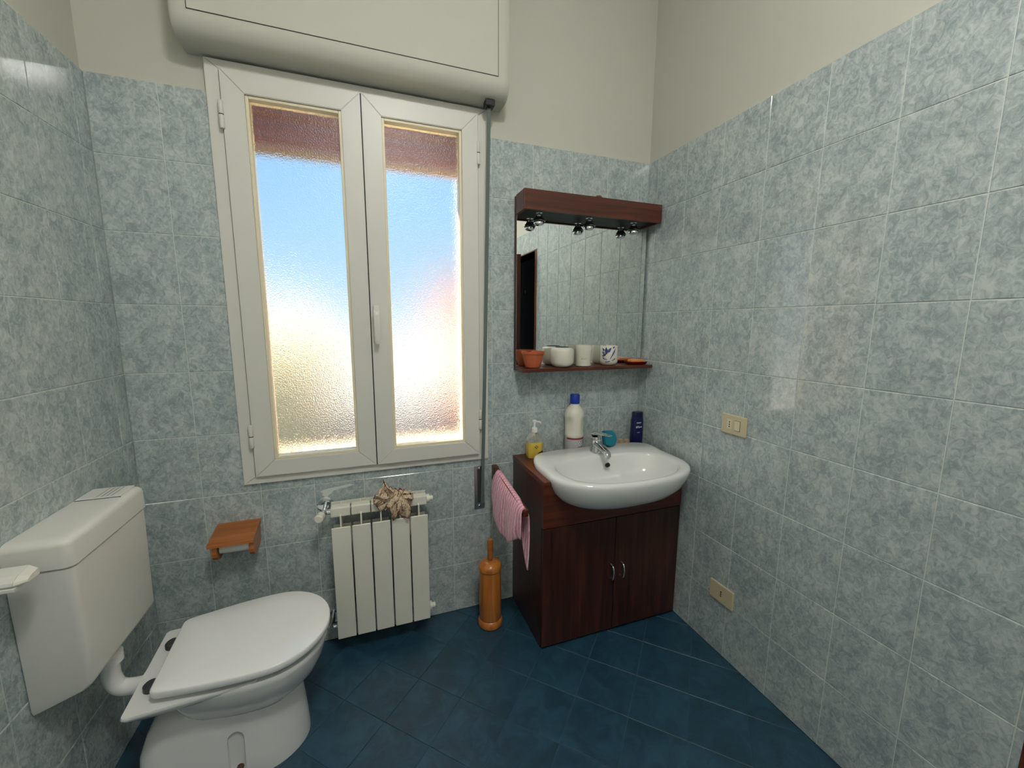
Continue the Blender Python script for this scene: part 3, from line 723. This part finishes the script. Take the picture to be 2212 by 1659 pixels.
bm = loft(nb(), [[Vector((1.878+wx*w_, y_, z_+wz*h_)) for wx, wz in ((math.cos(2*PI*k/14), math.sin(2*PI*k/14)) for k in range(14))]
                 for y_, z_, w_, h_ in ((-.152, tz+.074, .012, .010), (-.165, tz+.082, .022, .014), (-.195, tz+.090, .022, .011), (-.235, tz+.097, .017, .006), (-.275, tz+.102, .014, .004), (-.298, tz+.106, .012, .004), (-.306, tz+.107, .006, .002))])
obj('lever', bm, M['chrome'], ta, smooth=True, angle=60)

# sponge leaning behind the tap
bm = nb(); outl = []
for k in range(16):
    a = -PI*.62+PI*1.1*k/15; outl.append((.043*math.cos(a), .036+.040*math.sin(a)))
outl += [(-.034, .076), (-.038, .012)]
SPM = Matrix.Translation((1.985, -.135, .826)) @ Matrix.Rotation(math.radians(-18), 4, 'X') @ Matrix.Rotation(math.radians(12), 4, 'Z')
sp = tag(empty('sponge', (1.985, -.13, .826)), 'teal sponge propped on the sink deck behind the tap', 'sponge')
obj('foam', prism(nb(), [(x, 0, z) for x, z in outl], (0, -.016, 0), M=SPM), M['teal'], sp)
obj('scourer', prism(nb(), [(x*.98, .0, z*.98) for x, z in outl], (0, .007, 0), M=SPM), M['teal_dark'], sp)
for k, (x_, rz) in enumerate(((2.098, .15), (2.135, .3))):
    Mx = Matrix.Translation((x_, -.070, VZ)) @ Matrix.Rotation(rz, 4, 'Z')
    b_ = prism(nb(), [(-.012, -.011, 0), (.012, -.012, 0), (.013, .011, 0), (-.011, .012, 0)], (.001, .001, .047-.006*k), M=Mx)
    bmesh.ops.bevel(b_, geom=list(b_.edges), offset=.003, segments=2, affect='EDGES')
    tag(top('pumice_block', b_, M['pumice'], (x_, -.07, VZ)), ('small pale brown block behind the sink, next to the teal sponge', 'small brown block behind the sink, next to the dark blue bottle')[k], 'block', 'little blocks behind the sink')

# bleach bottle
bl = tag(empty('bleach_bottle', (1.822, -.058, VZ)), 'white plastic bleach bottle with blue cap behind the sink', 'bottle')
bc = Vector((1.822, -.058, 0))
def oring(rx, ry, z, n=40, dent=0):
    o = []
    for k in range(n):
        a = 2*PI*k/n; d = 1
        if dent:
            for ac in (-PI*.5+.75, -PI*.5-1.05):
                q = (a-ac+PI) % (2*PI)-PI; d -= dent*smoothstep(1-abs(q)/.55*.8+.1) if abs(q) < .6 else 0
        o.append(Vector((bc.x+rx*d*math.cos(a), bc.y+ry*d*math.sin(a), z)))
    return o
bm = loft(nb(), [oring(.044, .042, VZ), oring(.0475, .0455, VZ+.005), oring(.0475, .0455, VZ+.088), oring(.0495, .0475, VZ+.092), oring(.0490, .047, VZ+.102), oring(.048, .046, VZ+.112, dent=.10), oring(.0485, .0465, VZ+.15, dent=.11),
                 oring(.0485, .0465, VZ+.178, dent=.10), oring(.0495, .0475, VZ+.188), oring(.050, .048, VZ+.205), oring(.0475, .0455, VZ+.216), oring(.038, .037, VZ+.232), oring(.025, .025, VZ+.246), oring(.0225, .0225, VZ+.249), oring(.0225, .0225, VZ+.262)])
obj('body', bm, M['bottle_white'], bl, smooth=True, angle=45)
cap = [(.0235, VZ+.256), (.0245, VZ+.258), (.0240, VZ+.300), (.0215, VZ+.303)]
obj('cap', lathe(nb(), cap, bc, n=32), M['cap_blue'], bl, smooth=True, angle=40)
def wrap(rx, ry, z0, z1, a0, a1, off, n=14, c0=bc):
    bm = nb(); lo = []; hi = []
    for k in range(n+1):
        a = a0+(a1-a0)*k/n; d = Vector((math.cos(a)*(rx+off), math.sin(a)*(ry+off), 0))
        lo.append(bm.verts.new(c0+d+Vector((0, 0, z0)))); hi.append(bm.verts.new(c0+d+Vector((0, 0, z1))))
    for k in range(n): bm.faces.new((lo[k], lo[k+1], hi[k+1], hi[k]))
    return bm
lb = obj('label', wrap(.0475, .0455, VZ+.016, VZ+.082, -PI*.92, -PI*.18, .0006), M['label'], bl)
obj('label_band', wrap(.0478, .0458, VZ+.078, VZ+.086, -PI*.92, -PI*.18, .0009), M['label_red'], lb)
for a0, a1, z0, z1 in ((-PI*.26, -PI*.205, .052, .062), (-PI*.26, -PI*.205, .064, .074), (-PI*.50, -PI*.28, .030, .033), (-PI*.50, -PI*.28, .022, .025), (-PI*.52, -PI*.30, .038, .040)):
    obj('print', wrap(.0478, .0458, VZ+z0, VZ+z1, a0, a1, .0010, 6), M['ink'], lb)
for ac, zc in ((-PI*.40, .066), (-PI*.44, .056), (-PI*.35, .056)):      # diamond pictograms
    bm = nb(); f_ = []
    for da, dz in ((0, .010), (.17, 0), (0, -.010), (-.17, 0)):
        a = ac+da; f_.append(bm.verts.new(bc+Vector((math.cos(a)*.0490, math.sin(a)*.0470, VZ+zc+dz))))
    bm.faces.new(f_); obj('pictogram', bm, M['paper'], lb)
    bm = nb(); f_ = []
    for da, dz in ((0, .005), (.07, 0), (0, -.005), (-.07, 0)):
        a = ac+da; f_.append(bm.verts.new(bc+Vector((math.cos(a)*.0494, math.sin(a)*.0474, VZ+zc+dz))))
    bm.faces.new(f_); obj('pictogram_mark', bm, M['ink'], lb)

# soap dispenser
sd_ = tag(empty('soap_dispenser', (1.602, -.058, VZ)), 'clear pump bottle half full of yellow soap on the cabinet corner', 'soap bottle')
sc = Vector((1.602, -.058, 0))
def srect(w, d, z, n=4, off=sc):
    o = []
    for k in range(28):
        a = 2*PI*k/28; c_, s_ = math.cos(a), math.sin(a); e = 2/n
        o.append(off+Vector((w*math.copysign(abs(c_)**e, c_), d*math.copysign(abs(s_)**e, s_), z)))
    return o
obj('liquid', loft(nb(), [srect(.0365, .0245, VZ), srect(.0390, .0268, VZ+.006), srect(.0390, .0268, VZ+.078)]), M['soap_yellow'], sd_, smooth=True, angle=50)
obj('body', loft(nb(), [srect(.0388, .0266, VZ+.0785), srect(.0390, .0268, VZ+.085), srect(.036, .0255, VZ+.100, 3.4), srect(.027, .021, VZ+.113, 2.8), srect(.015, .014, VZ+.121, 2.2), srect(.013, .013, VZ+.128, 2)]), M['clear'], sd_, smooth=True, angle=60)
obj('dip_tube', tube(nb(), [sc+Vector((0, 0, VZ+.08)), sc+Vector((0, 0, VZ+.128))], .003, 8), M['pump'], sd_, smooth=True)
pm = obj('pump', lathe(nb(), [(.0145, VZ+.126), (.0145, VZ+.146), (.010, VZ+.150), (.0055, VZ+.151), (.0055, VZ+.172), (.010, VZ+.173), (.011, VZ+.184), (.006, VZ+.187)], sc, n=20), M['pump'], sd_, smooth=True, angle=40)
obj('nozzle', tube(nb(), [sc+Vector((0, 0, VZ+.180)), sc+Vector((.016, -.016, VZ+.180)), sc+Vector((.024, -.024, VZ+.175))], .0042, 8), M['pump'], pm, smooth=True)
def flat_leaf(pts, y): return [Vector((sc.x+x, y, VZ+z)) for x, z in pts]
bm = prism(nb(), flat_leaf([(.004, .004), (.034, .005), (.034, .038), (.026, .034), (.012, .028), (.004, .018)], -.0858), (0, -.0006, 0))
obj('label_patch', bm, M['ink'], sd_)
bm = nb()
for dx, dz in ((0, .062), (-.006, .056), (.006, .056), (0, .050)):
    prism(bm, flat_leaf([(dx, dz+.004), (dx+.0035, dz), (dx, dz-.004), (dx-.0035, dz)], -.0858), (0, -.0005, 0))
obj('leaf_emblem', bm, M['ink'], sd_)

# shampoo bottle
sm = tag(empty('shampoo_bottle', (2.203, -.062, VZ)), 'dark navy blue shampoo bottle standing in the corner behind the sink', 'bottle')
hc = Vector((2.203, -.062, 0))
obj('body', loft(nb(), [srect(.031, .019, VZ, 3, hc), srect(.033, .021, VZ+.005, 3, hc), srect(.034, .0215, VZ+.07, 3, hc), srect(.033, .021, VZ+.14, 3, hc), srect(.030, .0195, VZ+.158, 3, hc)]), M['navy'], sm, smooth=True, angle=60)
obj('cap', loft(nb(), [srect(.0295, .019, VZ+.159, 3, hc), srect(.0295, .019, VZ+.180, 3, hc), srect(.027, .0175, VZ+.187, 3, hc)]), M['navy_cap'], sm, smooth=True, angle=50)
for x0, x1, z0, z1 in ((-.018, .010, .128, .133), (-.020, -.014, .102, .112), (-.011, -.006, .104, .114), (-.003, .003, .102, .110), (.006, .016, .104, .109), (-.012, .004, .076, .079)):
    obj('print', bx(hc.x+x0, hc.x+x1, hc.y-.0224, hc.y-.0205, VZ+z0, VZ+z1), M['ink_white'], sm)

# ------------------------------------------------------------------ mirror unit
mi = tag(empty('mirror_unit', (1.876, 0, 1.215)), 'walnut framed bathroom mirror with lamp bar and shelf above the sink', 'mirror')
MX0, MX1 = 1.512, 2.238
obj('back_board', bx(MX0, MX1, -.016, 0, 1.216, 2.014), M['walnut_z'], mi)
obj('glass', bx(MX0+.004, MX1-.003, -.0205, -.016, 1.231, 1.990, bev=.0008, seg=1), M['mirror'], mi)
lbx = obj('lamp_bar', boxes([(MX0, MX1, -.126, -.112, 1.933, 2.018), (MX0, MX0+.014, -.112, -.0205, 1.933, 2.018), (MX1-.014, MX1, -.112, -.0205, 1.933, 2.018)],
    lambda bm, a, b_, c_, d, e, f_: box(bm, a, b_, c_, d, e, f_, bev=.0012)), M['walnut_x'], mi)
obj('lamp_tray', bx(MX0+.014, MX1-.014, -.112, -.0205, 1.938, 1.944), M['black'], lbx)
obj('lamp_top', bx(MX0+.014, MX1-.014, -.112, -.0205, 2.010, 2.017), M['walnut_x'], lbx)
obj('lamp_screw', lathe(nb(), [(.016, 2.017), (.016, 2.021), (.010, 2.026)], (1.884, -.115, 0), n=18), M['walnut_x'], lbx)
sf = obj('shelf', bx(MX0, MX1-.004, -.124, -.0205, 1.215, 1.231, bev=.0015), M['walnut_x'], mi)
for sx in (1.603, 1.862, 2.113):
    s_ = obj('spotlight', lathe(nb(), [(.004, 1.94), (.016, 1.938), (.016, 1.934), (.007, 1.932), (.007, 1.926), (.014, 1.921), (.021, 1.910), (.028, 1.902), (.0295, 1.898), (.027, 1.897), (.012, 1.904)], (sx, -.075, 0), n=24), M['chrome'], mi, smooth=True, angle=45)
    obj('lamp_ring', lathe(nb(), [(.0255, 1.898), (.0255, 1.893), (.022, 1.8925)], (sx, -.075, 0), n=24), M['black'], s_)
    obj('bulb', lathe(nb(), [(.0235, 1.8935), (.0235, 1.886), (.017, 1.881), (.007, 1.880)], (sx, -.075, 0), n=20), M['chrome'], s_, smooth=True, angle=45)

# things on the mirror shelf
SZ = 1.231
def hollow(prof_out, prof_in, c, n=36): return lathe(nb(), prof_out+prof_in[::-1], c, n=n)
pc = (1.584, -.070, SZ)
o = top('plant_pot', hollow([(.030, 0), (.036, .004), (.052, .066), (.0555, .067), (.0565, .078)], [(.028, .010), (.049, .066), (.052, .078)], pc), M['terracotta'], pc, smooth=True, angle=40)
tag(o, 'small empty terracotta plant pot at the left end of the mirror shelf', 'plant pot')
def cyl_decal(c, r, pts, name, mt, parent, a_c):
    """flat print bent round a mug; pts (arc length, height) outline"""
    bm = nb(); f_ = []
    for s_, z in pts:
        a = a_c+s_/r; f_.append(bm.verts.new(Vector(c)+Vector((math.cos(a)*(r+.0005), math.sin(a)*(r+.0005), z))))
    bm.faces.new(f_); bmesh.ops.triangulate(bm, faces=bm.faces)
    obj(name, bm, mt, parent)
def leaf(x0, z0, x1, z1, w_):
    d = Vector((x1-x0, z1-z0)); n_ = Vector((-d.y, d.x)).normalized()*w_
    out = []
    for k in range(6): t_ = k/6; out.append((x0+d.x*t_+n_.x*math.sin(PI*t_), z0+d.y*t_+n_.y*math.sin(PI*t_)))
    for k in range(6): t_ = 1-k/6; out.append((x0+d.x*t_-n_.x*math.sin(PI*t_), z0+d.y*t_-n_.y*math.sin(PI*t_)))
    return out
m1 = tag(empty('sugar_pot', (1.737, -.072, SZ)), 'wide white ceramic pot with small blue strokes on the mirror shelf', 'pot')
c1 = (1.737, -.072, SZ)
obj('body', hollow([(.032, 0), (.041, .003), (.0525, .013), (.0565, .026), (.057, .078), (.054, .088), (.046, .094), (.036, .096)], [(.028, .012), (.050, .03), (.050, .08), (.034, .0945)], c1), M['mug'], m1, smooth=True, angle=55)
obj('opening_shade', lathe(nb(), [(.0345, .080), (.0345, .0965), (.03, .0985), (.01, .0995)], c1, n=28), M['black'], m1)  # black dome standing in for the shade within the pot's mouth
for q in ((-.004, .058, .008, .068, .0022), (.0, .044, .010, .056, .0025), (.004, .034, .013, .044, .0022)): cyl_decal(c1, .0572, leaf(*q), 'brush_stroke', M['mug_ink'], m1, -PI*.20)
m2 = tag(empty('white_tumbler', (1.858, -.068, SZ)), 'plain narrow white ceramic tumbler with tiny grey lettering', 'tumbler')
c2 = (1.858, -.068, SZ)
obj('body', hollow([(.030, 0), (.038, .003), (.0385, .070), (.0415, .098), (.041, .104)], [(.030, .006), (.0355, .07), (.0385, .104)], c2), M['mug'], m2, smooth=True, angle=50)
def text_on(c, r, s, size, a_c, z, mt, parent):
    cu = bpy.data.curves.new('t', 'FONT'); cu.body = s; cu.size = size; cu.align_x = 'CENTER'
    to_ = bpy.data.objects.new('t', cu); COL.objects.link(to_)
    dg_ = bpy.context.evaluated_depsgraph_get(); me_ = bpy.data.meshes.new_from_object(to_.evaluated_get(dg_)); bpy.data.objects.remove(to_)
    bm = nb(); bm.from_mesh(me_); bmesh.ops.subdivide_edges(bm, edges=bm.edges, cuts=1)
    for v_ in bm.verts:
        a = a_c+v_.co.x/r; v_.co = Vector(c)+Vector((math.cos(a)*(r+.0006), math.sin(a)*(r+.0006), z+v_.co.y))
    obj('lettering', bm, mt, parent)
text_on(c2, .0386, 'eco', .018, math.atan2(CAM.y-c2[1], CAM.x-c2[0])+.05, .034, M['mug_ink2'], m2)
m3_ = tag(empty('flower_cup', (2.008, -.062, SZ)), 'white cup painted with blue flowers on the mirror shelf', 'cup')
c3 = (2.008, -.062, SZ)
obj('body', hollow([(.026, 0), (.035, .003), (.044, .014), (.0455, .024), (.0455, .098), (.0445, .100)], [(.03, .008), (.042, .02), (.043, .100)], c3), M['mug'], m3_, smooth=True, angle=50)
ac = math.atan2(CAM.y-c3[1], CAM.x-c3[0])
for q in ((-.012, .058, -.036, .090, .006), (-.012, .058, -.014, .094, .007), (-.012, .058, .012, .092, .007), (-.012, .058, -.038, .068, .006), (-.012, .058, -.036, .046, .006), (-.006, .030, -.034, .040, .005),
          (.012, .040, .036, .088, .004), (.014, .024, .038, .038, .004), (-.02, .018, .010, .024, .004), (.006, .03, .016, .052, .002), (.018, .088, .030, .096, .004)):
    cyl_decal(c3, .0456, leaf(*q), 'painted_leaf', M['mug_ink'], m3_, ac)
dc = (2.168, -.070, SZ)
rd = tag(empty('soap_dish', dc), 'flat dark red dish at the right end of the mirror shelf', 'dish')
bm = loft(nb(), [[Vector((dc[0]+w_*math.copysign(abs(math.cos(2*PI*k/32))**.6, math.cos(2*PI*k/32)), dc[1]+d_*math.copysign(abs(math.sin(2*PI*k/32))**.6, math.sin(2*PI*k/32)), dc[2]+z_)) for k in range(32)]
    for w_, d_, z_ in ((.048, .030, 0), (.054, .036, .004), (.060, .041, .016), (.057, .038, .016), (.05, .032, .006))])
obj('body', bm, M['red_dish'], rd, smooth=True, angle=45)
bm = bx(2.126, 2.206, -.094, -.050, SZ+.0065, SZ+.027, bev=.009, seg=3)
tag(top('soap_bar', bm, M['orange_soap'], (2.166, -.072, SZ+.0065), smooth=True, angle=60), 'pale orange soap bar lying in the red dish', 'soap')

# ------------------------------------------------------------------ towel bar and towel
tr = tag(empty('towel_rail', (1.412, 0, .70)), 'short wooden towel rail sticking out of the tiled wall beside the cabinet', 'towel rail')
obj('wall_block', bx(1.398, 1.424, -.045, 0, .672, .748, bev=.004), M['walnut_y'], tr)
obj('bar', loft(nb(), [[Vector((1.411+sx*.011, y, z+sz*h)) for sx, sz in ((-1, -1), (1, -1), (1, 1), (-1, 1))] for y, z, h in ((-.03, .724, .020), (-.43, .686, .013))]), M['walnut_y'], tr)
bm = nb(); NA, NB = 40, 34; grid = []
def bar_z(y): return .724-.038*(-.03-y)/-.40*-1 if False else .724-.095*(-.03-y)
for i in range(NA):
    u_ = i/(NA-1); y = -.075-.345*u_
    zt = bar_z(y)+.020-.007*u_+.006
    Lf = .165+.070*math.sin(PI*min(1, u_/.85))-.035*smoothstep((u_-.8)/.2)                                  # outer flap length
    Lb = .12+.145*smoothstep((u_-.70)/.30)                                                                  # inner flap
    row = []
    for j in range(NB):
        v_ = j/(NB-1)
        if v_ < .55:
            s_ = (1-v_/.55); d = s_*Lf
            fold = .007*math.sin(u_*13+s_*1.6)*s_+.003*math.sin(u_*27+1.3*s_)*s_
            x = 1.411-.016-.024*math.sin(PI*.6*s_)*(1-.5*u_)+fold*1.0; z = zt-d
            yy = y+.014*math.sin(s_*3+u_*4)*s_+ .045*s_*(u_-.3)*-1*0.4
            if s_ < .12: x = 1.411-.016*math.sin(PI/2*s_/.12)**.8; 
        else:
            s_ = (v_-.55)/.45; d = s_*Lb
            x = 1.411+.016+.010*s_-.020*s_*s_*u_+.003*math.sin(u_*12+2)*s_; z = zt-d; yy = y-.012*s_
            if s_ < .15: x = 1.411+.016*math.sin(PI/2*s_/.15)**.8
        row.append(bm.verts.new((x, yy, z)))
    grid.append(row)
for i in range(NA-1):
    for j in range(NB-1): bm.faces.new((grid[i][j], grid[i+1][j], grid[i+1][j+1], grid[i][j+1]))
tw = top('hand_towel', bm, M['towel'], (1.411, -.25, .5), smooth=True)
md = tw.modifiers.new('thickness', 'SOLIDIFY'); md.thickness = .004; md.offset = 0
tag(tw, 'pink striped hand towel hanging over the wooden rail', 'towel')

# ------------------------------------------------------------------ sockets on the right wall
def plate(name, label, y0, y1, z0, z1, key):
    e = tag(empty(name, (XR, (y0+y1)/2, z0)), label, 'socket')
    p = obj('plate', bx(XR-.009, XR, y0, y1, z0, z1, bev=.003), M['switch'], e)
    xc = XR-.0094
    def holes(yc, zc):
        for dz in (-.0095, 0, .0095): obj('socket_hole', lathe(nb(), [(.0030, 0), (.0030, .0012)], (xc-.0004, yc, zc+dz), 'x', 10), M['hole'], p)
    zc = (z0+z1)/2
    if key:
        holes(y1-.040, zc)
        obj('socket_insert', bx(xc-.0002, xc+.002, y1-.052, y1-.028, zc-.021, zc+.021, bev=.001), M['switch_key'], p)
        obj('key_gap', bx(xc-.0002, xc+.002, y0+.026, y0+.051, zc-.021, zc+.021), M['hole'], p)
        obj('switch_key', bx(xc-.004, xc+.002, y0+.0275, y0+.0495, zc-.0195, zc+.0195, bev=.0015), M['switch_key'], p)
    else: holes((y0+y1)/2, zc)
plate('socket_switch', 'cream socket and switch plate on the right tiled wall beside the sink', -.694, -.577, .992, 1.073, True)
plate('wall_socket', 'cream single socket plate low on the right tiled wall', -.707, -.586, .243, .325, False)

# ------------------------------------------------------------------ fill lamp added to brighten the walls (above the camera, out of the picture)
cl = tag(empty('fill_lamp', (1.1, -1.75, ZC)), 'added round white glass fill lamp on the ceiling, out of view', 'lamp')
obj('base', lathe(nb(), [(.10, ZC-.002), (.10, ZC-.02), (.09, ZC-.025)], (1.1, -1.75, 0), n=32), M['window_white'], cl, smooth=True, angle=40)
lg = M['fill_lamp_glass'].node_tree.nodes['Principled BSDF']; lg.inputs['Emission Color'].default_value = (1, .98, .93, 1); lg.inputs['Emission Strength'].default_value = 56
obj('globe', lathe(nb(), [(.14, ZC-.02), (.155, ZC-.05), (.14, ZC-.085), (.09, ZC-.11), (.03, ZC-.12)], (1.1, -1.75, 0), n=40), M['fill_lamp_glass'], cl, smooth=True, angle=70)

# ------------------------------------------------------------------ outside, seen blurred through the panes
struct(obj('ground', bx(-60, 60, .6, 110, -3.3, -3.2), M['pavement']))
def house(name, label, x0, x1, y0, y1, zt, mt, cols, roof='roof_tile'):
    e = tag(empty(name, ((x0+x1)/2, y0, -3.2)), label, 'building')
    obj('wall', bx(x0, x1, y0, y1, -3.2, zt), mt, e)
    obj('roof', prism(nb(), [(x0-.4, y0-.4, zt), (x0-.4, y1+.4, zt), (x0-.4, (y0+y1)/2, zt+1.3)], (x1-x0+.8, 0, 0)), M[roof], e)
    for k in range(cols):
        xc = x0+(x1-x0)*(k+.5)/cols
        w_ = obj('window', bx(xc-.55, xc+.55, y0-.05, y0+.02, zt-2.4, zt-.9), M['window_white'], e)
        obj('pane', bx(xc-.45, xc+.45, y0-.07, y0-.04, zt-2.3, zt-1.0), M['far_glass'], w_)
house('yellow_house', 'pale yellow house blurred behind the left frosted pane', -9, -1.0, 13, 20, .6, M['facade_yellow'], 3, 'roof_pale')
house('pink_house', 'salmon pink house blurred behind the right frosted pane', 4.3, 12, 11, 18, 2.0, M['facade_pink'], 3)
